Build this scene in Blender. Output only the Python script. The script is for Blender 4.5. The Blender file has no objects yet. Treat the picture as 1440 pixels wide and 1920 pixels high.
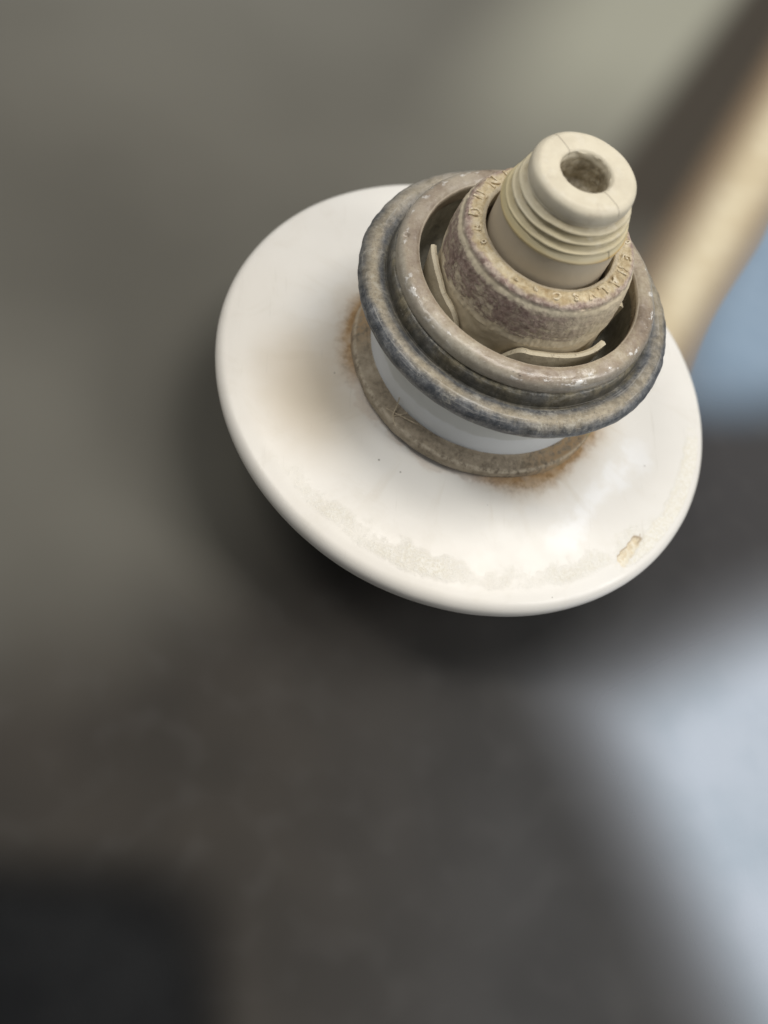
import bpy, bmesh, math, random
import numpy as np
from mathutils import Matrix, Vector, noise as mnoise

random.seed(4)
np.random.seed(4)
scene = bpy.context.scene
C = scene.collection
S = 0.05          # metres per unit: the white disc has a radius of 50 mm
Z0 = 0.45         # height of the disc's rim above the table, in units of S
rad = math.radians

# ------------------------------------------------------------------ camera
cam_d = bpy.data.cameras.new('camera')
cam = bpy.data.objects.new('camera', cam_d)
C.objects.link(cam)
cam_d.sensor_fit = 'AUTO'
cam_d.sensor_width = 36.0
cam_d.lens = 45.0
cam_d.clip_start = 0.005
cam_d.clip_end = 50.0
W = ((0.96601385, -0.12709905, -0.22508460),
     (0.0, 0.87076606, -0.49169753),
     (0.25849032, 0.47498662, 0.84117208))
M = Matrix(W).to_4x4()
M.translation = Vector((-1.3943019, -2.9314926, 3.9342757 + Z0)) * S
cam.matrix_world = M
cam_d.dof.use_dof = True
cam_d.dof.focus_distance = 4.42 * S
cam_d.dof.aperture_fstop = 12.0
scene.camera = cam

# ------------------------------------------------------------------ world, lamps, exposure
world = bpy.data.worlds.new('World')
scene.world = world
world.use_nodes = True
bg = world.node_tree.nodes['Background']
bg.inputs['Color'].default_value = (0.92, 0.95, 1.0, 1)
bg.inputs['Strength'].default_value = 0.24


def area(name, az, el, dist, w, h, power, col):
    d = bpy.data.lights.new(name, 'AREA')
    d.shape = 'RECTANGLE'
    d.size, d.size_y = w, h
    d.energy = power
    d.color = col
    o = bpy.data.objects.new(name, d)
    C.objects.link(o)
    v = Vector((math.cos(rad(el)) * math.cos(rad(az)), math.cos(rad(el)) * math.sin(rad(az)), math.sin(rad(el))))
    tgt = Vector((0, 0, 0.04))
    o.location = tgt + v * dist
    o.rotation_euler = (-v).to_track_quat('-Z', 'Y').to_euler()
    return o


area('window_light', -24, 38, 0.9, 0.30, 0.42, 3.4, (1.0, 0.985, 0.96))
area('ceiling_light', 40, 73, 1.2, 0.60, 0.60, 8.2, (1.0, 0.97, 0.93))
area('side_window_light', 170, 58, 1.1, 0.22, 0.45, 3.6, (1.0, 0.97, 0.92))

vs = scene.view_settings
vs.view_transform = 'Standard'
vs.look = 'None'
vs.exposure = 0.0
vs.gamma = 1.0
vs.use_curve_mapping = False
scene.cycles.use_denoising = True


# ------------------------------------------------------------------ node helpers
class G:
    """tiny expression builder for shader nodes"""
    def __init__(self, name):
        self.m = bpy.data.materials.new(name)
        self.m.use_nodes = True
        self.t = self.m.node_tree
        self.b = self.t.nodes['Principled BSDF']
        tc = self.t.nodes.new('ShaderNodeTexCoord')
        self.co = tc.outputs['Object']
        sx = self.t.nodes.new('ShaderNodeSeparateXYZ')
        self.t.links.new(self.co, sx.inputs[0])
        self.x, self.y, self.z = (E(self, sx.outputs[i]) for i in range(3))

    def put(self, sock, v):
        if isinstance(v, E):
            v = v.s
        if isinstance(v, bpy.types.NodeSocket):
            self.t.links.new(v, sock)
        elif isinstance(v, (tuple, list)) and len(v) == 3 and sock.type == 'RGBA':
            sock.default_value = (*v, 1)
        else:
            sock.default_value = v

    def math(self, op, *a, clamp=False):
        n = self.t.nodes.new('ShaderNodeMath')
        n.operation = op
        n.use_clamp = clamp
        for i, v in enumerate(a):
            self.put(n.inputs[i], v)
        return E(self, n.outputs[0])

    def noise(self, scale, detail=4, rough=0.55, dist=0.0, stretch=None, off=(0, 0, 0), co=None):
        n = self.t.nodes.new('ShaderNodeTexNoise')
        n.inputs['Scale'].default_value = scale
        n.inputs['Detail'].default_value = detail
        n.inputs['Roughness'].default_value = rough
        n.inputs['Distortion'].default_value = dist
        mp = self.t.nodes.new('ShaderNodeMapping')
        mp.inputs['Location'].default_value = off
        if stretch:
            mp.inputs['Scale'].default_value = stretch
        self.t.links.new(co if co is not None else self.co, mp.inputs[0])
        self.t.links.new(mp.outputs[0], n.inputs['Vector'])
        return E(self, n.outputs[0])

    def voro(self, scale, feature='F1', rnd=1.0, co=None):
        n = self.t.nodes.new('ShaderNodeTexVoronoi')
        n.feature = feature
        n.inputs['Scale'].default_value = scale
        n.inputs['Randomness'].default_value = rnd
        self.t.links.new(co if co is not None else self.co, n.inputs['Vector'])
        return E(self, n.outputs['Distance'])

    def polar(self):
        """coordinates (azimuth*k, radius, height) so that noise runs round the axis"""
        c = self.t.nodes.new('ShaderNodeCombineXYZ')
        self.put(c.inputs[0], self.az())
        self.put(c.inputs[1], self.r())
        self.put(c.inputs[2], self.z)
        return c.outputs[0]

    def r(self):
        return self.math('SQRT', self.x * self.x + self.y * self.y)

    def az(self):
        return self.math('ARCTAN2', self.y, self.x)

    def dirmask(self, deg, lo, hi):
        """1 towards an azimuth, 0 away from it"""
        c = (self.x * math.cos(rad(deg)) + self.y * math.sin(rad(deg))) / (self.r() + 1e-4)
        return c.ss(lo, hi)

    def attr(self, name):
        n = self.t.nodes.new('ShaderNodeAttribute')
        n.attribute_name = name
        return E(self, n.outputs['Fac'])

    def mix(self, f, a, b):
        n = self.t.nodes.new('ShaderNodeMix')
        n.data_type = 'RGBA'
        self.put(n.inputs[0], f)
        self.put(n.inputs[6], a)
        self.put(n.inputs[7], b)
        return E(self, n.outputs[2])

    def ramp(self, f, stops):
        n = self.t.nodes.new('ShaderNodeValToRGB')
        e = n.color_ramp.elements
        while len(e) < len(stops):
            e.new(0.5)
        for i, (p, c) in enumerate(stops):
            e[i].position = p
            e[i].color = (*c, 1)
        self.put(n.inputs[0], f)
        return E(self, n.outputs[0])

    def done(self, col, rough=0.5, bump=None, strength=0.3, dist=0.01, metal=0.0, spec=0.5, coat=0.0, coat_rough=0.1, sss=0.0):
        self.put(self.b.inputs['Base Color'], col)
        self.put(self.b.inputs['Roughness'], rough)
        self.put(self.b.inputs['Metallic'], metal)
        self.put(self.b.inputs['Specular IOR Level'], spec)
        self.put(self.b.inputs['Coat Weight'], coat)
        self.put(self.b.inputs['Coat Roughness'], coat_rough)
        if sss:
            self.b.inputs['Subsurface Weight'].default_value = sss
            self.b.inputs['Subsurface Radius'].default_value = (0.3, 0.25, 0.18)
            self.b.inputs['Subsurface Scale'].default_value = 0.004
        if bump is not None:
            n = self.t.nodes.new('ShaderNodeBump')
            n.inputs['Strength'].default_value = strength
            n.inputs['Distance'].default_value = dist * S
            self.put(n.inputs['Height'], bump)
            self.t.links.new(n.outputs[0], self.b.inputs['Normal'])
        return self.m


class E:
    def __init__(self, g, s):
        self.g, self.s = g, s

    def __add__(self, o): return self.g.math('ADD', self, o)
    __radd__ = __add__
    def __mul__(self, o): return self.g.math('MULTIPLY', self, o)
    __rmul__ = __mul__
    def __sub__(self, o): return self.g.math('SUBTRACT', self, o)
    def __rsub__(self, o): return self.g.math('SUBTRACT', o, self)
    def __truediv__(self, o): return self.g.math('DIVIDE', self, o)
    def abs(self): return self.g.math('ABSOLUTE', self)
    def clamp(self): return self.g.math('MULTIPLY', self, 1.0, clamp=True)

    def ss(self, lo, hi):
        """smoothstep; lo > hi gives the falling step"""
        n = self.g.t.nodes.new('ShaderNodeMapRange')
        n.interpolation_type = 'SMOOTHSTEP'
        inv = lo > hi
        if inv:
            lo, hi = hi, lo
        self.g.put(n.inputs[0], self)
        n.inputs[1].default_value = lo
        n.inputs[2].default_value = hi
        n.inputs[3].default_value = 1.0 if inv else 0.0
        n.inputs[4].default_value = 0.0 if inv else 1.0
        return E(self.g, n.outputs[0])


# ------------------------------------------------------------------ materials
def mat_table():
    g = G('mottled_table')
    n1 = g.noise(0.8, 2, 0.4, off=(3, 1, 0))
    n2 = g.noise(2.6, 1, 0.3, off=(7, 2, 0))
    n5 = g.noise(7.0, 1, 0.3, off=(1, 8, 0))
    olive = g.mix(n1.ss(0.25, 0.75), (0.106, 0.100, 0.083), (0.138, 0.131, 0.109))
    brown = g.mix(n2.ss(0.2, 0.8), (0.034, 0.030, 0.025), (0.045, 0.039, 0.032))
    grey = g.mix(n2.ss(0.25, 0.75), (0.043, 0.042, 0.041), (0.053, 0.052, 0.051))
    # table front darkened, deepening the disc's shadow in the colour; greyer to the right
    front = (g.y - g.x * 0.55 + (n1 - 0.5) * 0.5).ss(0.28, -0.62)
    right = (g.x - g.y * 0.15 + (n1 - 0.5) * 0.4).ss(-0.7, 0.9)
    low = g.mix(right, brown, grey)
    col = g.mix(front, olive, low)
    col = g.mix(g.y.ss(1.2, 3.2) * g.x.ss(1.2, -0.6) * 0.7, col, (0.165, 0.161, 0.137))
    # the pale worn patch at the back and the dark join beside the strip of wood
    u = g.x * 0.86 - g.y * 0.51            # across the strip
    pale = (u + g.y * 0.12).ss(-1.0, -0.2) * g.y.ss(1.2, 2.9)
    col = g.mix(pale * 0.9, col, (0.33, 0.325, 0.26))
    dark = u.ss(-0.26, 0.06) * g.y.ss(0.9, 1.7)
    col = g.mix(dark, col, (0.050, 0.042, 0.032))
    side = g.x.ss(0.6, 1.3) * g.y.ss(1.2, 0.3) * g.y.ss(-1.6, -0.7)
    col = g.mix(side, col, (0.048, 0.046, 0.046))
    col = g.mix(n5.ss(0.45, 0.85) * front * 0.10, col, (0.11, 0.105, 0.10))
    return g.done(col, rough=0.8, bump=n2, strength=0.1, dist=0.05, spec=0.2)


def mat_pad(name, main, alt, rough=0.8, fade=None):
    """pad whose border fades through alpha to stand in for lens blur"""
    g = G(name)
    e = g.attr('edge').ss(0.0, 1.0)
    n = g.noise(2.0, 3, 0.5)
    c = g.mix(n.ss(0.3, 0.7), main, alt)
    if fade:
        c = g.mix(g.attr('edge').ss(0.25, 1.0), fade, c)
    g.put(g.b.inputs['Alpha'], e)
    return g.done(c, rough=rough, bump=g.noise(60, 2, 0.6), strength=0.1, dist=0.01, spec=0.12)


def mat_porcelain():
    g = G('white_glaze')
    r = g.r()
    n1 = g.noise(1.7, 4, 0.55, off=(2, 5, 1))
    n2 = g.noise(9, 5, 0.6, off=(1, 0, 4))
    n3 = g.noise(48, 4, 0.65)
    n4 = g.noise(26, 5, 0.7, off=(4, 4, 0))
    col = g.mix(n1.ss(0.3, 0.7), (0.805, 0.78, 0.725), (0.775, 0.745, 0.685))
    # soft shade left of the neck, painted into the glaze as a yellow stain
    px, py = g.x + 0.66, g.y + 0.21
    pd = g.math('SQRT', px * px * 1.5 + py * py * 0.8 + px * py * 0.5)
    yel_shade = (pd + (n1 - 0.5) * 0.25 + (n2 - 0.5) * 0.06).ss(0.36, 0.06)
    col = g.mix(yel_shade * 0.62, col, (0.58, 0.455, 0.285))
    # general cream cast on the left/front rim
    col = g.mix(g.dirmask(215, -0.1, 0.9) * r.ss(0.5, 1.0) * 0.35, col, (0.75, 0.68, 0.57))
    # limescale crust along the front of the rim
    band = (r + (n2 - 0.5) * 0.22).ss(0.78, 0.90) * (r + (n2 - 0.5) * 0.06).ss(0.975, 0.91)
    n6 = g.noise(80, 4, 0.75, off=(2, 2, 2))
    patch = g.noise(3.6, 4, 0.6, off=(5, 1, 8)).ss(0.34, 0.64) * 0.35 + 0.66
    crust = (band * patch * (g.dirmask(272, 0.15, 0.85) * 0.9 + 0.1) * (n1 * 0.9 + 0.45) * (n4 * 0.7 + n2 * 0.6 + n6 * 0.8)).ss(0.50, 1.15)
    band2 = r.ss(0.86, 0.92) * r.ss(0.985, 0.955) * g.dirmask(330, 0.80, 0.97)
    crust = g.math('MAXIMUM', crust, (band2 * (n4 + 0.2)).ss(0.42, 0.7))
    col = g.mix(crust * 0.5, col, g.mix(n6.ss(0.40, 0.6), (0.74, 0.685, 0.53), (0.90, 0.875, 0.79)))
    # chalky wipe marks on the right
    qx, qy = g.x - 0.50, g.y + 0.47
    line = (qx * 0.77 - qy * 0.64).abs() * 1.0
    wipe = (line + (n2 - 0.5) * 0.24).ss(0.075, 0.0) * (qx * qx + qy * qy).ss(0.16, 0.04)
    col = g.mix(wipe * 0.65, col, (0.90, 0.90, 0.89))
    # rust creeping out from under the rubber washer
    arc = g.math('MAXIMUM', g.dirmask(160, 0.72, 0.97), g.dirmask(312, 0.62, 0.95))
    n7 = g.noise(5, 3, 0.6, off=(7, 7, 7))
    rr = r + (n2 - 0.5) * 0.07 + (n3 - 0.5) * 0.04 + (n7 - 0.5) * 0.16
    rust = rr.ss(0.575, 0.505) * (arc * 0.97 + 0.03) + rr.ss(0.535, 0.505) * 0.35
    rustc = g.ramp(n3, [(0.25, (0.16, 0.085, 0.035)), (0.5, (0.40, 0.24, 0.115)), (0.75, (0.52, 0.36, 0.20))])
    col = g.mix((rust * (n7.ss(0.25, 0.6) * 0.6 + 0.35)).clamp(), col, rustc)
    halo = rr.ss(0.66, 0.52) * arc
    col = g.mix(halo * 0.28, col, (0.58, 0.42, 0.22))
    # chip in the glaze shows the tan body
    cp = g.attr('chip')
    col = g.mix(cp.ss(0.15, 0.6), col, g.mix(n3.ss(0.4, 0.6), (0.70, 0.60, 0.43), (0.80, 0.74, 0.60)))
    col = g.mix(cp.ss(0.05, 0.25) * cp.ss(0.75, 0.45) * r.ss(0.922, 0.908) * 0.7, col, (0.36, 0.25, 0.14))
    # small dark specks
    v = g.voro(11.0)
    keep = g.noise(4.3, 1, 0.5, off=(9, 9, 9)).ss(0.52, 0.60)
    col = g.mix(v.ss(0.055, 0.03) * keep * 0.75, col, (0.16, 0.13, 0.09))
    fleck = (g.voro(30.0).ss(0.10, 0.05)) * g.noise(6, 1, 0.5, off=(3, 9, 2)).ss(0.60, 0.66) * r.ss(0.60, 0.52) * g.dirmask(292, 0.9, 0.97)
    col = g.mix(fleck, col, (0.10, 0.11, 0.06))
    sm = g.noise(3.5, 5, 0.7, dist=1.2, off=(1, 9, 5)).ss(0.52, 0.72)
    col = g.mix(sm * 0.16, col, (0.60, 0.54, 0.43))
    run = g.noise(1.0, 4, 0.6, stretch=(9, 1.6, 1), off=(2, 6, 0), co=g.polar()).ss(0.55, 0.72) * r.ss(0.95, 0.52)
    col = g.mix(run * 0.20, col, (0.52, 0.43, 0.29))
    sc = g.noise(1.0, 3, 0.6, stretch=(60, 2.5, 8), off=(3, 1, 1)).ss(0.655, 0.70) * n1.ss(0.42, 0.6)
    col = g.mix(sc * 0.25, col, (0.50, 0.46, 0.38))
    rough = g.mix((crust + rust).clamp(), g.mix(n2.ss(0.35, 0.65), (0.30,) * 3, (0.42,) * 3), (0.85,) * 3)
    bump = n6 * 0.5 * crust + n3 * 0.012 + n2 * 0.08
    return g.done(col, rough=rough, bump=bump, strength=0.55, dist=0.016, spec=0.45)


def mat_flange():
    g = G('patinated_zinc')
    p = g.polar()
    r = g.r()
    n1 = g.noise(2.6, 5, 0.6, off=(1, 2, 3))
    n2 = g.noise(34, 5, 0.7)
    n3 = g.noise(7, 5, 0.65, off=(5, 5, 1))
    st = g.noise(1.0, 4, 0.65, stretch=(26, 16, 16), co=p)          # fine marks lying across the bead
    run = g.noise(1.0, 4, 0.6, stretch=(2.2, 22, 22), off=(2, 4, 1), co=p)   # streaks running round it
    blue = g.mix(n2.ss(0.35, 0.68), (0.070, 0.076, 0.084), (0.205, 0.208, 0.208))
    tan = g.mix(n2.ss(0.3, 0.7), (0.25, 0.21, 0.145), (0.40, 0.345, 0.25))
    green = g.mix(st.ss(0.35, 0.65), (0.14, 0.12, 0.075), (0.31, 0.265, 0.17))
    crown = (r - 0.541).abs().ss(0.050, 0.0)                          # the worn crown of the bead
    f = (n1 * 0.9 + n3 * 0.35 + run * 0.55 + crown * 0.42 + (st - 0.5) * 0.25).ss(0.92, 1.40)
    col = g.mix(f, blue, tan)
    valley = r.ss(0.512, 0.490) * g.z.ss(0.70, 0.66)
    col = g.mix(valley * (n3.ss(0.35, 0.6) * 0.7 + 0.25), col, green)
    # brighter, chalkier metal at the back left
    back = g.dirmask(115, 0.35, 0.95)
    col = g.mix(back * n3.ss(0.35, 0.65) * 0.75, col, (0.44, 0.40, 0.34))
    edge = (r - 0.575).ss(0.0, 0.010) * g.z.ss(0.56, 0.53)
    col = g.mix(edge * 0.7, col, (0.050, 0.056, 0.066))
    fine = g.noise(120, 3, 0.75, off=(6, 6, 6))
    col = g.mix(fine.ss(0.56, 0.70) * 0.40, col, (0.46, 0.44, 0.39))
    col = g.mix(fine.ss(0.44, 0.32) * 0.45, col, (0.040, 0.042, 0.045))
    scr = g.noise(1.0, 2, 0.6, stretch=(1.6, 130, 130), off=(2, 2, 8), co=p)
    col = g.mix(scr.ss(0.60, 0.68) * 0.35, col, (0.48, 0.46, 0.42))
    chalk = g.noise(16, 6, 0.75, off=(4, 8, 8)).ss(0.56, 0.66)
    col = g.mix(chalk * 0.45, col, (0.47, 0.44, 0.37))
    gap = (r - 0.489).abs().ss(0.008, 0.002)
    col = g.mix(gap * 0.7, col, (0.045, 0.042, 0.034))
    pits = g.voro(46).ss(0.16, 0.05) * n3.ss(0.48, 0.62)
    col = g.mix(pits * 0.55, col, (0.50, 0.48, 0.42))
    rough = g.mix(n3.ss(0.3, 0.7), (0.36,) * 3, (0.58,) * 3)
    bump = fine * 0.6 + scr * 0.4 + chalk * 0.3 + n2 * 0.5 + st * 0.25 + n3 * 0.5 + run * 0.3
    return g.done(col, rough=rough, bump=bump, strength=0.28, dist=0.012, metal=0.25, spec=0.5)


def mat_lip():
    g = G('tarnished_rolled_rim')
    p = g.polar()
    r = g.r()
    n1 = g.noise(4.0, 5, 0.6, off=(8, 1, 1))
    n2 = g.noise(36, 5, 0.68)
    n3 = g.noise(11, 5, 0.65, off=(2, 7, 3))
    col = g.ramp(n1 * 0.55 + n2 * 0.25 + n3 * 0.2, [(0.36, (0.17, 0.125, 0.085)), (0.47, (0.31, 0.245, 0.18)),
                                                   (0.56, (0.42, 0.355, 0.255)), (0.66, (0.54, 0.49, 0.385))])
    purple = n3.ss(0.42, 0.62) * g.dirmask(215, 0.1, 0.8)
    col = g.mix(purple * 0.35, col, (0.27, 0.20, 0.16))
    grey = (r + (n1 - 0.5) * 0.05).ss(0.452, 0.474)
    col = g.mix(grey * 0.45, col, (0.28, 0.275, 0.235))
    back = g.dirmask(115, 0.2, 0.9)
    col = g.mix(back * n1.ss(0.35, 0.6) * 0.6, col, (0.45, 0.39, 0.31))
    # pale flakes along the shoulder; white glints painted in, stronger on the right
    fl = g.noise(1.0, 4, 0.62, stretch=(10, 34, 34), co=p)
    flake_glint = (fl + (n3 - 0.5) * 0.4).ss(0.585, 0.63) * (r - 0.460).abs().ss(0.020, 0.006)
    rt = g.dirmask(330, 0.2, 0.8)
    col = g.mix(flake_glint * (rt * 0.3 + 0.6), col, (0.78, 0.76, 0.71))
    dark = g.noise(1.0, 4, 0.6, stretch=(6, 40, 40), off=(3, 3, 3), co=p).ss(0.655, 0.69) * (r - 0.462).abs().ss(0.02, 0.008)
    col = g.mix(dark * 0.85, col, (0.045, 0.038, 0.033))
    ie = (r - 0.4055).abs().ss(0.005, 0.001) * g.z.ss(0.69, 0.70)
    col = g.mix(ie * 0.6, col, (0.66, 0.58, 0.46))
    fine = g.noise(110, 3, 0.75, off=(6, 1, 6))
    col = g.mix(fine.ss(0.56, 0.70) * 0.35, col, (0.60, 0.54, 0.44))
    col = g.mix(fine.ss(0.44, 0.32) * 0.35, col, (0.13, 0.095, 0.07))
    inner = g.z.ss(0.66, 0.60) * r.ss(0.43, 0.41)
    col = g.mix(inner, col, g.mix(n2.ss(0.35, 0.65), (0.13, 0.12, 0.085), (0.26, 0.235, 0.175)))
    rough = g.mix((flake_glint + n3.ss(0.48, 0.58) * (rt * 0.6 + 0.2)).clamp(), (0.40,) * 3, (0.13,) * 3)
    bump = n3 * 0.8 + n2 * 0.35 + flake_glint * 0.35
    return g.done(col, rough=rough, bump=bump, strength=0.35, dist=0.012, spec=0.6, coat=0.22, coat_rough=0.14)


def mat_cup():
    g = G('dark_cup_lining')
    n1 = g.noise(5, 5, 0.6)
    n2 = g.noise(30, 5, 0.7)
    wave = g.noise(1.0, 3, 0.5, stretch=(9, 3, 3), co=g.polar())
    col = g.ramp(n1 * 0.5 + n2 * 0.3 + wave * 0.2, [(0.36, (0.10, 0.095, 0.075)), (0.5, (0.22, 0.205, 0.16)), (0.64, (0.36, 0.34, 0.28))])
    return g.done(col, rough=0.7, bump=n2 + n1, strength=0.4, dist=0.012, spec=0.3)


def mat_neck():
    g = G('grey_plastic_neck')
    n1 = g.noise(3.0, 4, 0.55, off=(6, 1, 2))
    n2 = g.noise(40, 4, 0.6)
    h = (g.z + (n1 - 0.5) * 0.14).ss(0.285, 0.30)  # disc reflection below and flange shade above, painted into the plastic
    col = g.mix(h, (0.66, 0.68, 0.69), (0.55, 0.565, 0.55))
    col = g.mix(n1.ss(0.4, 0.7) * 0.35, col, (0.46, 0.46, 0.42))
    spk = g.voro(34).ss(0.10, 0.04) * n1.ss(0.5, 0.6)
    col = g.mix(spk * 0.6, col, (0.62, 0.60, 0.56))
    return g.done(col, rough=0.42, bump=n2, strength=0.08, dist=0.01, spec=0.4)


def mat_gasket():
    g = G('dirty_rubber')
    n1 = g.noise(5, 5, 0.6, off=(3, 3, 3))
    n2 = g.noise(42, 5, 0.7)
    col = g.ramp(n1 * 0.55 + n2 * 0.45, [(0.36, (0.15, 0.12, 0.085)), (0.48, (0.31, 0.26, 0.19)),
                                         (0.58, (0.40, 0.34, 0.255)), (0.68, (0.50, 0.435, 0.34))])
    rr = g.math('MAXIMUM', g.dirmask(150, 0.75, 0.97), g.dirmask(325, 0.72, 0.98))
    col = g.mix(rr * n2.ss(0.35, 0.6) * 0.75, col, (0.42, 0.27, 0.13))
    low = g.z.ss(0.150, 0.138) * g.dirmask(232, 0.45, 0.8)  # shadow line under the near-left edge, painted into the rubber
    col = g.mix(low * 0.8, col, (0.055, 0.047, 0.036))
    worn = (g.r() - 0.503).abs().ss(0.008, 0.001) * g.z.ss(0.160, 0.170)
    col = g.mix(worn * n2.ss(0.35, 0.6) * 0.7, col, (0.55, 0.48, 0.37))
    green = n1.ss(0.5, 0.62) * g.dirmask(325, 0.85, 0.98)
    col = g.mix(green * 0.45, col, (0.24, 0.23, 0.08))
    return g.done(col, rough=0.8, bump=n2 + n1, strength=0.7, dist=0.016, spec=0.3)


def mat_collar():
    g = G('crusted_collar')
    p = g.polar()
    r = g.r()
    n1 = g.noise(3.4, 5, 0.6, off=(4, 0, 2))
    n2 = g.noise(44, 5, 0.7)
    n3 = g.noise(13, 6, 0.68, off=(1, 6, 3))
    st = g.noise(1.0, 5, 0.7, stretch=(5, 40, 50), co=p)
    beige = g.mix(n1.ss(0.35, 0.65), (0.64, 0.54, 0.375), (0.71, 0.62, 0.455))
    purple = g.mix((n2 * 0.6 + st * 0.4).ss(0.38, 0.62), (0.17, 0.110, 0.092), (0.40, 0.30, 0.25))
    zz = g.z + (n1 - 0.5) * 0.22 + (st - 0.5) * 0.12
    band = zz.ss(0.69, 0.76) * (g.z + (n3 - 0.5) * 0.09).ss(0.895, 0.855)
    cover = (band * (n3 * 0.6 + st * 0.75 + n1 * 0.55)).ss(0.72, 1.08)
    n8 = g.noise(10, 7, 0.72, off=(8, 3, 1))
    cover = cover * (1.0 - n8.ss(0.52, 0.60) * 0.75)
    cover = cover * (1.0 - g.dirmask(320, 0.55, 1.0) * 0.6)
    col = g.mix(cover, beige, purple)
    # the top face: ochre crust round the lettering, purple towards its outer edge
    top = g.z.ss(0.878, 0.893)
    ochre = g.ramp(n3 * 0.6 + n2 * 0.4, [(0.36, (0.38, 0.27, 0.14)), (0.5, (0.58, 0.475, 0.295)), (0.64, (0.76, 0.67, 0.50))])
    rim = (r + (n3 - 0.5) * 0.07).ss(0.280, 0.297)
    edgec = g.mix(n2.ss(0.4, 0.6), (0.31, 0.215, 0.185), (0.54, 0.44, 0.36))
    col = g.mix(top, col, g.mix(rim * (n1.ss(0.3, 0.5) * 0.5 + 0.45), ochre, edgec))
    clean = r.ss(0.249, 0.240) * top
    col = g.mix(clean * 0.8, col, (0.55, 0.475, 0.35))
    fine = g.noise(110, 3, 0.75, off=(6, 1, 2))
    col = g.mix(fine.ss(0.56, 0.70) * (cover * 0.35 + top * 0.2), col, (0.66, 0.58, 0.47))
    col = g.mix(fine.ss(0.44, 0.32) * (cover * 0.4 + top * 0.3), col, (0.12, 0.075, 0.06))
    spk = g.voro(40).ss(0.13, 0.05) * n1.ss(0.45, 0.6)
    col = g.mix(spk * 0.5, col, (0.70, 0.63, 0.50))
    bump = fine * (cover * 0.5 + top * 0.4 + 0.1) + n3 * (top * 0.9 + cover * 0.5 + 0.15) + n2 * (cover * 0.5 + top * 0.4 + 0.08) + cover * 0.25
    return g.done(col, rough=0.62, bump=bump, strength=0.5, dist=0.014, spec=0.35)


def mat_letters():
    g = G('crusted_lettering')
    n2 = g.noise(44, 5, 0.7)
    col = g.ramp(n2, [(0.36, (0.46, 0.34, 0.20)), (0.5, (0.62, 0.52, 0.345)), (0.64, (0.80, 0.71, 0.55))])
    return g.done(col, rough=0.65, bump=n2, strength=0.5, dist=0.012, spec=0.35)


def mat_nozzle():
    g = G('cream_plastic')
    r = g.r()
    n1 = g.noise(3.2, 4, 0.55, off=(2, 2, 7))
    n2 = g.noise(40, 4, 0.6)
    n3 = g.noise(14, 4, 0.6)
    stem = g.mix(n1.ss(0.35, 0.65), (0.57, 0.495, 0.375), (0.51, 0.435, 0.325))
    thr = g.mix(n1.ss(0.3, 0.7), (0.66, 0.575, 0.38), (0.71, 0.635, 0.455))
    top = g.mix(n3.ss(0.35, 0.65), (0.69, 0.625, 0.48), (0.635, 0.57, 0.435))
    col = g.mix(g.z.ss(1.005, 1.018), stem, thr)
    col = g.mix(g.z.ss(1.115, 1.135), col, top)
    # yellow varnish left on the lower thread, orange along its edge on the right
    yl = g.z.ss(1.095, 1.03) * g.z.ss(1.002, 1.012)
    col = g.mix(yl * n1.ss(0.30, 0.55) * 0.6, col, (0.58, 0.47, 0.21))
    ed = (g.z - 1.019).abs().ss(0.012, 0.003)
    col = g.mix(ed * (g.dirmask(345, 0.45, 0.95) * 0.75 + 0.22), col, (0.60, 0.40, 0.14))
    gr = g.attr('groove')
    col = g.mix(gr * (n3.ss(0.3, 0.6) * 0.45 + 0.22), col, (0.38, 0.30, 0.145))
    grime = g.noise(9, 5, 0.7, off=(5, 2, 2)).ss(0.55, 0.72)
    col = g.mix(grime * 0.3, col, (0.36, 0.29, 0.20))
    # moulding line across the top, and two hairline cracks
    ln = (g.x * math.sin(rad(125)) - g.y * math.cos(rad(125)) + (n3 - 0.5) * 0.004).abs()
    seam = ln.ss(0.0026, 0.0010) * g.z.ss(1.175, 1.185)
    ck = (g.az() - rad(-51) + (n3 - 0.5) * 0.05).abs().ss(0.022, 0.008) * g.z.ss(1.008, 1.016) * g.z.ss(1.055, 1.045)
    col = g.mix((seam * 0.5 + ck * 0.5).clamp(), col, (0.10, 0.075, 0.05))
    hole = r.ss(0.089, 0.082) * g.z.ss(1.196, 1.17)
    dirt = g.ramp(n3 * 0.5 + n2 * 0.5, [(0.38, (0.17, 0.14, 0.09)), (0.5, (0.30, 0.255, 0.175)), (0.62, (0.44, 0.385, 0.28))])
    col = g.mix(hole, col, dirt)
    chalk = g.noise(20, 6, 0.75, off=(2, 8, 1)).ss(0.52, 0.66) * g.z.ss(1.02, 1.10)
    col = g.mix(chalk * 0.35, col, (0.74, 0.69, 0.58))
    spk = g.voro(26).ss(0.07, 0.03) * n1.ss(0.52, 0.6)
    col = g.mix(spk * 0.4, col, (0.20, 0.15, 0.10))
    bump = n3 * 0.4 + n2 * (hole * 1.2 + 0.12) - seam * 1.2 - ck * 0.8
    return g.done(col, rough=0.50, bump=bump, strength=0.35, dist=0.010, spec=0.4)


def mat_clip():
    g = G('brass_coloured_clip')
    n2 = g.noise(40, 5, 0.65)
    n1 = g.noise(8, 4, 0.6)
    col = g.mix(n1.ss(0.35, 0.65), (0.62, 0.54, 0.385), (0.69, 0.61, 0.45))
    e = g.attr('lip')
    col = g.mix(e * 0.3, col, (0.66, 0.58, 0.42))
    col = g.mix(n2.ss(0.58, 0.68) * 0.5, col, (0.22, 0.17, 0.11))
    return g.done(col, rough=0.6, bump=n2 + n1, strength=0.4, dist=0.01, spec=0.35)


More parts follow.
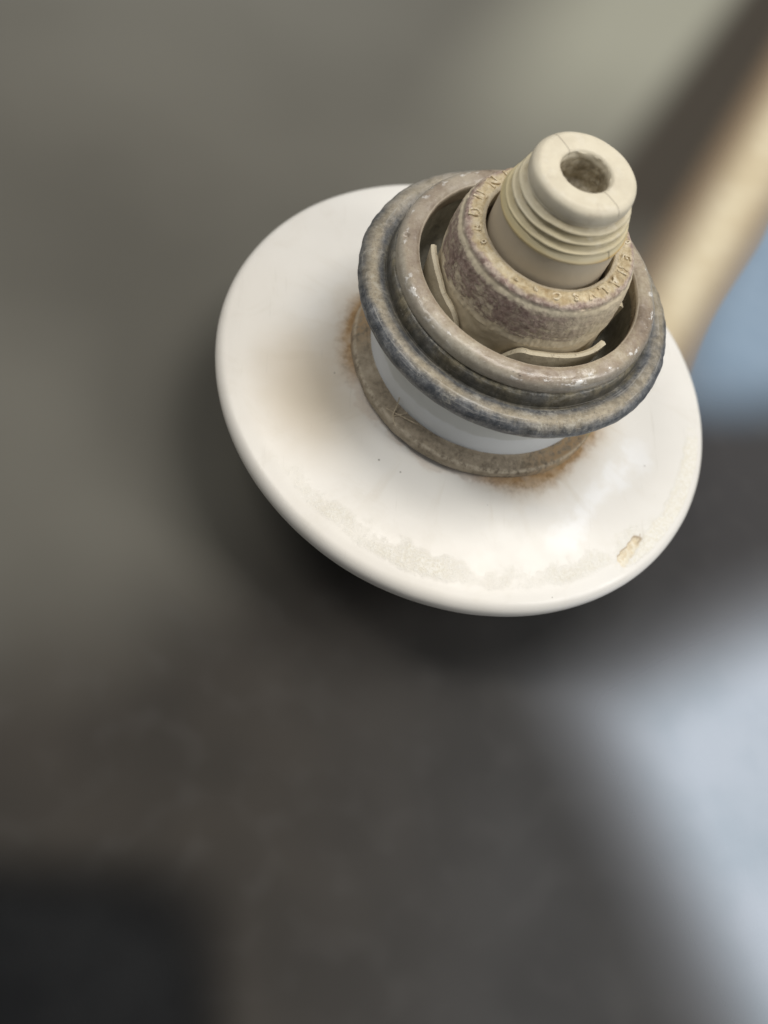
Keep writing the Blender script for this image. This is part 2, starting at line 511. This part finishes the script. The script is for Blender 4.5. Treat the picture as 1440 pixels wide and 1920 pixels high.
def mat_plain(name, col, rough, sc=20):
    g = G(name)
    n = g.noise(sc, 4, 0.6)
    c = g.mix(n.ss(0.3, 0.7), tuple(v * 0.75 for v in col), tuple(min(1, v * 1.2) for v in col))
    return g.done(c, rough=rough, bump=n, strength=0.2, dist=0.01, spec=0.35)


# ------------------------------------------------------------------ mesh helpers
def smooth_profile(pts, step=0.006):
    """pts: (r, z, fillet). Rounds the corners, then resamples."""
    out = []
    n = len(pts)
    P = [Vector((p[0], p[1])) for p in pts]
    for i in range(n):
        f = pts[i][2] if len(pts[i]) > 2 else 0.0
        if i in (0, n - 1) or f <= 0:
            out.append(P[i])
            continue
        a, b, c = P[i - 1], P[i], P[i + 1]
        la, lc = (a - b).length, (c - b).length
        d = min(f, la * 0.49, lc * 0.49)
        p0 = b + (a - b).normalized() * d
        p2 = b + (c - b).normalized() * d
        for k in range(7):
            t = k / 6
            out.append(p0 * (1 - t) ** 2 + b * 2 * t * (1 - t) + p2 * t * t)
    res = [out[0]]
    for a, b in zip(out, out[1:]):
        L = (b - a).length
        m = max(1, int(round(L / step)))
        for k in range(1, m + 1):
            res.append(a.lerp(b, k / m))
    return [(v.x, v.y) for v in res]


def lathe(name, prof, mat, parent, n=256, disp=None, attrs=None):
    """disp(r, z, az) -> (dr, dz); attrs: {name: f(r, z, az)}"""
    az = np.arange(n) * 2 * math.pi / n
    verts, vals = [], {k: [] for k in (attrs or {})}
    for (r, z) in prof:
        for a in az:
            dr = dz = 0.0
            if disp:
                dr, dz = disp(r, z, a)
            rr = max(r + dr, 0.0)
            verts.append((rr * math.cos(a), rr * math.sin(a), z + dz))
            for k in vals:
                vals[k].append(attrs[k](r, z, a))
    faces = []
    for i in range(len(prof) - 1):
        o, q = i * n, (i + 1) * n
        for j in range(n):
            k = (j + 1) % n
            faces.append((o + j, o + k, q + k, q + j))
    if prof[0][0] > 1e-4:
        pass
    me = bpy.data.meshes.new(name)
    me.from_pydata(verts, [], faces)
    for k, v in vals.items():
        a = me.attributes.new(k, 'FLOAT', 'POINT')
        a.data.foreach_set('value', v)
    me.polygons.foreach_set('use_smooth', [True] * len(me.polygons))
    me.update()
    return link(name, me, mat, parent)


def link(name, me, mat, parent=None):
    o = bpy.data.objects.new(name, me)
    C.objects.link(o)
    if mat:
        me.materials.append(mat)
    if parent is not None:
        o.parent = parent
        if parent.type == 'EMPTY':
            o.location = (0, 0, Z0)
    return o


def nz(x, y, z, s):
    return mnoise.noise((x * s, y * s, z * s))


def tag(o, label, cat):
    o['label'] = label
    o['category'] = cat


# ------------------------------------------------------------------ the table and what lies on it
me = bpy.data.meshes.new('table_top')
T = 14.0
me.from_pydata([(-T, -T, 0), (T, -T, 0), (T, T, 0), (-T, T, 0), (-T, -T, -0.6), (T, -T, -0.6), (T, T, -0.6), (-T, T, -0.6)], [],
               [(0, 1, 2, 3), (7, 6, 5, 4), (0, 4, 5, 1), (1, 5, 6, 2), (2, 6, 7, 3), (3, 7, 4, 0)])
table = link('table_top', me, mat_table())
table.scale = (S,) * 3
table['kind'] = 'structure'


def pad(name, poly, height, width, mat, rnd=0.1, wob=0.0, cell=0.035):
    """a soft-edged slab on a grid: it climbs from the table to its top over 'width'; convex outlines"""
    n = len(poly)
    if sum(poly[i][0] * poly[(i + 1) % n][1] - poly[(i + 1) % n][0] * poly[i][1] for i in range(n)) < 0:
        poly = poly[::-1]
    A = np.array(poly, float)
    B = np.roll(A, -1, axis=0)
    D = B - A
    D /= np.linalg.norm(D, axis=1)[:, None]
    N = np.stack([-D[:, 1], D[:, 0]], 1)
    lo, hi = A.min(0) - 0.12, A.max(0) + 0.12
    xs = np.arange(lo[0], hi[0] + cell, cell)
    ys = np.arange(lo[1], hi[1] + cell, cell)
    X, Y = np.meshgrid(xs, ys)
    ds = np.stack([(X - A[i, 0]) * N[i, 0] + (Y - A[i, 1]) * N[i, 1] for i in range(n)])
    sd = -rnd * np.log(np.exp(-ds / rnd).sum(0))            # rounded inside distance
    t = np.clip(sd / width, 0, 1)
    h = height * t * t * (3 - 2 * t)
    idx = -np.ones(X.shape, int)
    verts, edge, faces = [], [], []
    keep = sd > -3 * cell
    for i in range(X.shape[0]):
        for j in range(X.shape[1]):
            if keep[i, j]:
                idx[i, j] = len(verts)
                z = h[i, j] + 0.004 + min(sd[i, j], 0.0) * 0.5
                verts.append((X[i, j], Y[i, j], z + wob * t[i, j] * nz(X[i, j], Y[i, j], 0, 1.3)))
                edge.append(float(t[i, j]))
    for i in range(X.shape[0] - 1):
        for j in range(X.shape[1] - 1):
            q = (idx[i, j], idx[i, j + 1], idx[i + 1, j + 1], idx[i + 1, j])
            if min(q) >= 0:
                faces.append(tuple(int(v) for v in q))
    me = bpy.data.meshes.new(name)
    me.from_pydata(verts, [], faces)
    a = me.attributes.new('edge', 'FLOAT', 'POINT')
    a.data.foreach_set('value', edge)
    me.polygons.foreach_set('use_smooth', [True] * len(me.polygons))
    me.update()
    o = link(name, me, mat)
    o.scale = (S,) * 3
    return o


o = pad('black_case', [(-2.8, -1.77), (-0.66, -1.73), (-0.58, -3.6), (-2.8, -3.6)], 0.03, 0.34,
        mat_pad('black_rubber', (0.0040, 0.0044, 0.0050), (0.0100, 0.0104, 0.0108), 0.7), rnd=0.12)
tag(o, 'out-of-focus black case with a rounded corner at the lower left of the table', 'case')

o = pad('pale_cloth', [(0.16, -0.98), (1.7, -0.08), (3.6, 0.5), (3.6, -3.8), (1.30, -3.7)], 0.022, 0.66,
        mat_pad('pale_blue_cloth', (0.36, 0.42, 0.485), (0.44, 0.49, 0.56), fade=(0.27, 0.28, 0.30)), rnd=0.06, wob=0.01)
tag(o, 'out-of-focus pale blue-grey cloth on the right, below the white disc', 'cloth')

o = pad('blue_cloth', [(0.96, 0.95), (0.88, 0.14), (1.7, 0.18), (3.3, 1.1), (3.3, 4.1), (2.62, 3.6)], 0.012, 0.50,
        mat_pad('slate_blue_cloth', (0.225, 0.30, 0.385), (0.25, 0.325, 0.41)), wob=0.01)
tag(o, 'out-of-focus slate blue cloth beside the strip of pale wood', 'cloth')

o = pad('wooden_strip', [(0.50, 0.36), (1.08, 0.04), (3.10, 3.42), (2.48, 3.97)], 0.02, 0.36,
        mat_pad('pale_wood', (0.68, 0.60, 0.43), (0.58, 0.49, 0.33), 0.7, fade=(0.40, 0.29, 0.185)), rnd=0.03)
tag(o, 'out-of-focus strip of cream-coloured wood running to the upper right corner', 'strip')

# ------------------------------------------------------------------ the fitting
root = bpy.data.objects.new('disc_fitting', None)
C.objects.link(root)
root.scale = (S,) * 3
root.empty_display_size = 0.5
tag(root, 'round white disc fitting with corroded metal flange and threaded cream nozzle', 'pipe fitting')

# foot under the disc (carries it above the table)
lathe('foot', smooth_profile([(0.0, -0.449), (0.60, -0.449, 0.02), (0.60, -0.40, 0.02), (0.52, -0.36, 0.04), (0.50, -0.09)], 0.03),
      mat_plain('black_rubber_foot', (0.02, 0.02, 0.021), 0.6), root, n=96)

# white disc
CH_A, CH_R = rad(-50.2), 0.917


def chip_f(r, z, a):
    if z < -0.02:
        return 0.0
    d = (a - CH_A + math.pi) % (2 * math.pi) - math.pi
    u, v = d * 0.917, r - CH_R                     # along the rim, across it
    u2, v2 = u * 0.985 - v * 0.17, u * 0.17 + v * 0.985
    if abs(u2) > 0.12 or abs(v2) > 0.06:
        return 0.0
    e = math.sqrt((u2 / 0.098) ** 2 + (v2 / (0.020 if v2 < 0 else 0.030)) ** 2) + 0.55 * nz(u, v, 3.3, 22) + 0.25 * nz(u, v, 7.3, 60)
    return min(max((1.05 - e) / (0.28 if v2 < 0 else 0.75), 0.0), 1.0)


def disc_disp(r, z, a):
    x, y = r * math.cos(a), r * math.sin(a)
    dz = 0.004 * nz(x, y, z, 2.3) + 0.0015 * nz(x, y, z, 9)
    c = chip_f(r, z, a)
    if c > 0:
        dz -= c * (0.011 + 0.006 * nz(x, y, 0, 50))
    dr = 0.003 * nz(x, y, z, 1.6) if r > 0.9 else 0.0
    return dr, dz


disc_prof = smooth_profile([(0.0, -0.10), (0.80, -0.10, 0.05), (0.95, -0.075, 0.05), (0.995, -0.030, 0.03), (1.003, 0.020, 0.016),
                            (0.984, 0.050, 0.018), (0.93, 0.066, 0.05), (0.72, 0.082, 0.15), (0.56, 0.106, 0.08), (0.44, 0.122)], 0.0075)
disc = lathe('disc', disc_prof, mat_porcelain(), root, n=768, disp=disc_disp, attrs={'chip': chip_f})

# rubber washer at the foot of the neck: lifted a little off the disc on the near left
def gas_disp(r, z, a):
    x, y = r * math.cos(a), r * math.sin(a)
    lift = 0.010 * math.cos(a - rad(228)) * (1 if r > 0.46 else 0.3)
    return 0.005 * nz(x, y, z, 4) + 0.003 * nz(x, y, z, 17), lift + 0.003 * nz(x, y, z, 7) + 0.002 * nz(x, y, z, 24)


gasket = lathe('rubber_washer', smooth_profile([(0.43, 0.128), (0.492, 0.126, 0.004), (0.508, 0.130, 0.006), (0.509, 0.160, 0.007),
                                                (0.500, 0.176, 0.008), (0.466, 0.186, 0.006), (0.460, 0.200, 0.006), (0.452, 0.204, 0.003), (0.440, 0.204)], 0.005),
               mat_gasket(), root, n=384, disp=gas_disp)

# grey neck
lathe('neck', smooth_profile([(0.447, 0.12), (0.449, 0.30, 0.05), (0.452, 0.50)], 0.02), mat_neck(), root, n=192)

# flange with its bead
def fl_disp(r, z, a):
    x, y = r * math.cos(a), r * math.sin(a)
    k = 0.0035 * nz(x, y, z, 6) + 0.0028 * nz(x, y, z, 19) + 0.0014 * nz(x, y, z, 47)
    return k, k * 0.8


flange = lathe('flange', smooth_profile([(0.44, 0.487), (0.535, 0.492, 0.03), (0.574, 0.520, 0.02), (0.586, 0.548, 0.020),
                                         (0.578, 0.578, 0.02), (0.553, 0.598, 0.018), (0.516, 0.594, 0.025), (0.489, 0.584, 0.004),
                                         (0.485, 0.622, 0.010), (0.479, 0.640, 0.006), (0.466, 0.645, 0.003), (0.455, 0.646)], 0.0045),
               mat_flange(), root, n=512, disp=fl_disp)

# rolled rim on top of the flange
def lip_disp(r, z, a):
    x, y = r * math.cos(a), r * math.sin(a)
    k = 0.0028 * nz(x, y, z, 5) + 0.0024 * nz(x, y, z, 18) + 0.0012 * nz(x, y, z, 44)
    if z > 0.66:
        d = math.hypot(x + 0.452, y - 0.060)            # pinhole in the rim
        if d < 0.014:
            k -= 0.012 * (1 - d / 0.014)
    return k * 0.6, k


lip = lathe('rolled_rim', smooth_profile([(0.458, 0.650), (0.475, 0.652, 0.003), (0.480, 0.668, 0.010), (0.476, 0.694, 0.014), (0.456, 0.711, 0.014),
                                          (0.420, 0.713, 0.010), (0.405, 0.707, 0.004), (0.402, 0.695, 0.004), (0.408, 0.64, 0.02), (0.412, 0.42)], 0.0045),
            mat_lip(), root, n=512, disp=lip_disp)

# floor of the cup
lathe('cup_lining', smooth_profile([(0.409, 0.64), (0.407, 0.50, 0.03), (0.395, 0.43, 0.04), (0.0, 0.43)], 0.01), mat_cup(), root, n=256,
      disp=lambda r, z, a: (0.004 * nz(r * math.cos(a), r * math.sin(a), z, 8) - 0.002, 0.003 * nz(r * math.cos(a), r * math.sin(a), z, 11)))

# collar
def col_disp(r, z, a):
    x, y = r * math.cos(a), r * math.sin(a)
    k = 0.0025 * nz(x, y, z, 9) + 0.0018 * nz(x, y, z, 30)
    dz = 0.0
    if z > 0.885 and r > 0.243:
        w = min((r - 0.243) / 0.012, 1.0)
        dz = w * (0.0055 * nz(x, y, z, 26) + 0.0045 * nz(x, y, z, 55) + 0.0022)
    if 0.70 < z < 0.885:
        k += 0.0022 * nz(a * 3, z * 6, 2, 8) + 0.001
    return k, dz


collar = lathe('collar', smooth_profile([(0.327, 0.43), (0.317, 0.60, 0.03), (0.319, 0.66, 0.02), (0.325, 0.70, 0.03), (0.325, 0.80, 0.03),
                                         (0.313, 0.872, 0.016), (0.300, 0.896, 0.012), (0.288, 0.903, 0.006), (0.244, 0.905, 0.006), (0.231, 0.902, 0.005),
                                         (0.228, 0.86), (0.228, 0.78)], 0.004),
               mat_collar(), root, n=640, disp=col_disp)

# raised lettering round the top of the collar (worn: only some letters can be made out)
mlet = mat_letters()
letters = [('B', 188, .042), ('o', 201, .032), ('D', 174, .058), ('U', 156.5, .062), ('N', 138, .058), ('I', 124, .05), ('C', 110, .05),
           ('o', -134, .028), ('o', -121, .024), ('s', -106, .030), ('C', -90, .040), ('S', -76, .042), ('V', -63, .046), ('L', -51, .052),
           ('A', -38, .050), ('H', -24, .046), ('E', -10, .046), ('R', 4, .044), ('T', 18, .044)]
lv, lf = [], []
for ch, az, size in letters:
    cu = bpy.data.curves.new('letter', 'FONT')
    cu.body = ch
    cu.size = size
    cu.align_x = 'CENTER'
    cu.align_y = 'CENTER'
    cu.extrude = 0.0055
    cu.bevel_depth = 0.0014
    cu.bevel_resolution = 1
    cu.resolution_u = 4
    ob = bpy.data.objects.new('letter', cu)
    C.objects.link(ob)
    dg = bpy.context.evaluated_depsgraph_get()
    m2 = bpy.data.meshes.new_from_object(ob.evaluated_get(dg))
    a = rad(az)
    mt = Matrix.Translation((0.268 * math.cos(a), 0.268 * math.sin(a), 0.9045)) @ Matrix.Rotation(a - math.pi / 2, 4, 'Z')
    b = len(lv)
    for v in m2.vertices:
        p = mt @ v.co
        k = 0.007
        lv.append((p.x + k * nz(p.x, p.y, 1, 50), p.y + k * nz(p.x, p.y, 5, 50), p.z - 0.001 + 0.006 * nz(p.x, p.y, 9, 24)))
    for f in m2.polygons:
        lf.append(tuple(b + i for i in f.vertices))
    bpy.data.objects.remove(ob)
    bpy.data.curves.remove(cu)
    bpy.data.meshes.remove(m2)
me = bpy.data.meshes.new('raised_lettering')
me.from_pydata(lv, [], lf)
me.update()
let = link('raised_lettering', me, mlet, collar)
let['label'] = 'worn raised letters round the top of the collar'

# curved clips standing between the collar and the cup
mclip = mat_clip()


def ease(t, a, b):
    t = min(max((t - a) / (b - a), 0), 1)
    return t * t * (3 - 2 * t)


def clip(a0, a1, r0, top, thick=0.021, n=40, seed=0):
    """a plate bent round the axis; top(t) gives its height along the arc"""
    verts, lipv, faces = [], [], []
    m = 10

    def lean(t):
        return 0.014 * ease(t, 0.55, 1.0) - 0.006 * ease(t, 0.3, 0.0)

    for i in range(n + 1):
        t = i / n
        a = rad(a0 + (a1 - a0) * t)
        zt = top(t)
        ring = []
        for k in range(m + 1):                          # outer face, up
            z = 0.45 + (zt - 0.45) * k / m
            ring.append((r0 + thick + lean(t) * (k / m) ** 2, z, 1.0 if k == m else 0.0))
        ring.append((r0 + thick * 0.5 + lean(t), zt + 0.005, 1.0))
        for k in range(m, -1, -1):                      # inner face, down
            z = 0.45 + (zt - 0.45) * k / m
            ring.append((r0 + lean(t) * (k / m) ** 2, z, 1.0 if k == m else 0.0))
        for (r, z, l) in ring:
            j = 0.0015 * nz(a * 3, z * 6, r * 9 + seed, 3)
            verts.append(((r + j) * math.cos(a), (r + j) * math.sin(a), z + 0.002 * nz(a * 3, r * 20, seed, 3) * l))
            lipv.append(l)
    q = 2 * m + 3
    for i in range(n):
        for k in range(q - 1):
            faces.append((i * q + k, (i + 1) * q + k, (i + 1) * q + k + 1, i * q + k + 1))
    faces.append(tuple(range(q)))
    faces.append(tuple(n * q + k for k in range(q - 1, -1, -1)))
    me = bpy.data.meshes.new('clip')
    me.from_pydata(verts, [], faces)
    at = me.attributes.new('lip', 'FLOAT', 'POINT')
    at.data.foreach_set('value', lipv)
    bm = bmesh.new()
    bm.from_mesh(me)
    bmesh.ops.recalc_face_normals(bm, faces=bm.faces)
    bm.to_mesh(me)
    bm.free()
    me.polygons.foreach_set('use_smooth', [len(p.vertices) == 4 for p in me.polygons])
    o = link('clip', me, mclip, root)
    md = o.modifiers.new('edges', 'EDGE_SPLIT')
    md.split_angle = rad(40)
    return o


clip(-109, -43, 0.333, lambda t: 0.57 + 0.122 * math.sqrt(max(ease(t, -0.01, 0.20), 0)) - 0.020 * ease(t, 0.3, 0.8) + 0.014 * ease(t, 0.85, 1.0), seed=1)
clip(-131, -184, 0.333, lambda t: 0.54 + 0.135 * math.sqrt(max(ease(t, -0.01, 0.30), 0)) + 0.045 * ease(t, 0.3, 1.0), seed=2)
clip(16, -8, 0.333, lambda t: 0.66, seed=3)

# nozzle: stem, thread and bead with its bore
def ridge(z, a):
    p = (z - 1.040) / 0.0325 - a / (2 * math.pi) * 0.55
    return (1 - abs(math.sin(math.pi * p))) ** 0.85


def env(z):
    return max(0.0, min((z - 1.036) / 0.010, 1.0, (1.137 - z) / 0.006))


def noz_disp(r, z, a):
    e = env(z) if r > 0.14 else 0.0
    dr = 0.0
    if e > 0:
        w = ridge(z, a)
        dr = e * (0.0220 * w - 0.0125)
    x, y = r * math.cos(a), r * math.sin(a)
    dr += 0.0012 * nz(x, y, z, 14) + (0.0022 * nz(x, y, z * 3, 10) + 0.0012 * nz(x, y, z * 2, 40)) * e
    if r < 0.1 and z < 1.198:
        dr += 0.005 * nz(x, y, z, 22) + 0.003 * nz(x, y, z, 50)
    return dr, 0.0008 * nz(x, y, z, 18)


def groove_f(r, z, a):
    return env(z) * (1 - ridge(z, a)) ** 1.5 if r > 0.14 else 0.0


lathe('nozzle', smooth_profile([(0.217, 0.76), (0.216, 0.99, 0.02), (0.217, 1.009, 0.002), (0.2225, 1.014, 0.002), (0.2235, 1.021, 0.002), (0.2120, 1.040, 0.006),
                                (0.180, 1.132, 0.004), (0.170, 1.140, 0.006), (0.178, 1.150, 0.008), (0.181, 1.172, 0.014), (0.177, 1.196, 0.012),
                                (0.159, 1.2095, 0.009), (0.120, 1.2095, 0.01), (0.094, 1.2065, 0.005), (0.086, 1.198, 0.005), (0.082, 1.15, 0.02),
                                (0.079, 1.085, 0.02), (0.0, 1.075)], 0.0035),
      mat_nozzle(), root, n=384, disp=noz_disp, attrs={'groove': groove_f})


# fibres of dried matter caught on the washer
def tube(pts, r, name, mat, parent):
    cu = bpy.data.curves.new(name, 'CURVE')
    cu.dimensions = '3D'
    cu.bevel_depth = r
    cu.bevel_resolution = 1
    sp = cu.splines.new('NURBS')
    sp.points.add(len(pts) - 1)
    for p, q in zip(sp.points, pts):
        p.co = (*q, 1)
    sp.use_endpoint_u = True
    sp.order_u = 4
    ob = bpy.data.objects.new(name, cu)
    C.objects.link(ob)
    dg = bpy.context.evaluated_depsgraph_get()
    m2 = bpy.data.meshes.new_from_object(ob.evaluated_get(dg))
    bpy.data.objects.remove(ob)
    m2.name = name
    return link(name, m2, mat, parent)


mfib = mat_plain('straw_fibre', (0.50, 0.42, 0.30), 0.7, 60)


def cyl(r, az, z):
    return (r * math.cos(rad(az)), r * math.sin(rad(az)), z)


tube([cyl(.458, -140, .25), cyl(.462, -139, .225), cyl(.478, -138, .200), cyl(.497, -137, .186), cyl(.505, -133, .178)], 0.0022, 'fibre', mfib, gasket)
tube([cyl(.490, -142, .186), cyl(.482, -137, .197), cyl(.470, -132, .203), cyl(.462, -126, .214)], 0.0020, 'fibre', mfib, gasket)
tube([cyl(.500, -138, .180), cyl(.485, -136, .196), cyl(.464, -134, .206), cyl(.457, -133, .222)], 0.0018, 'fibre', mfib, gasket)
for o in gasket.children:
    o.location = (0, 0, 0)
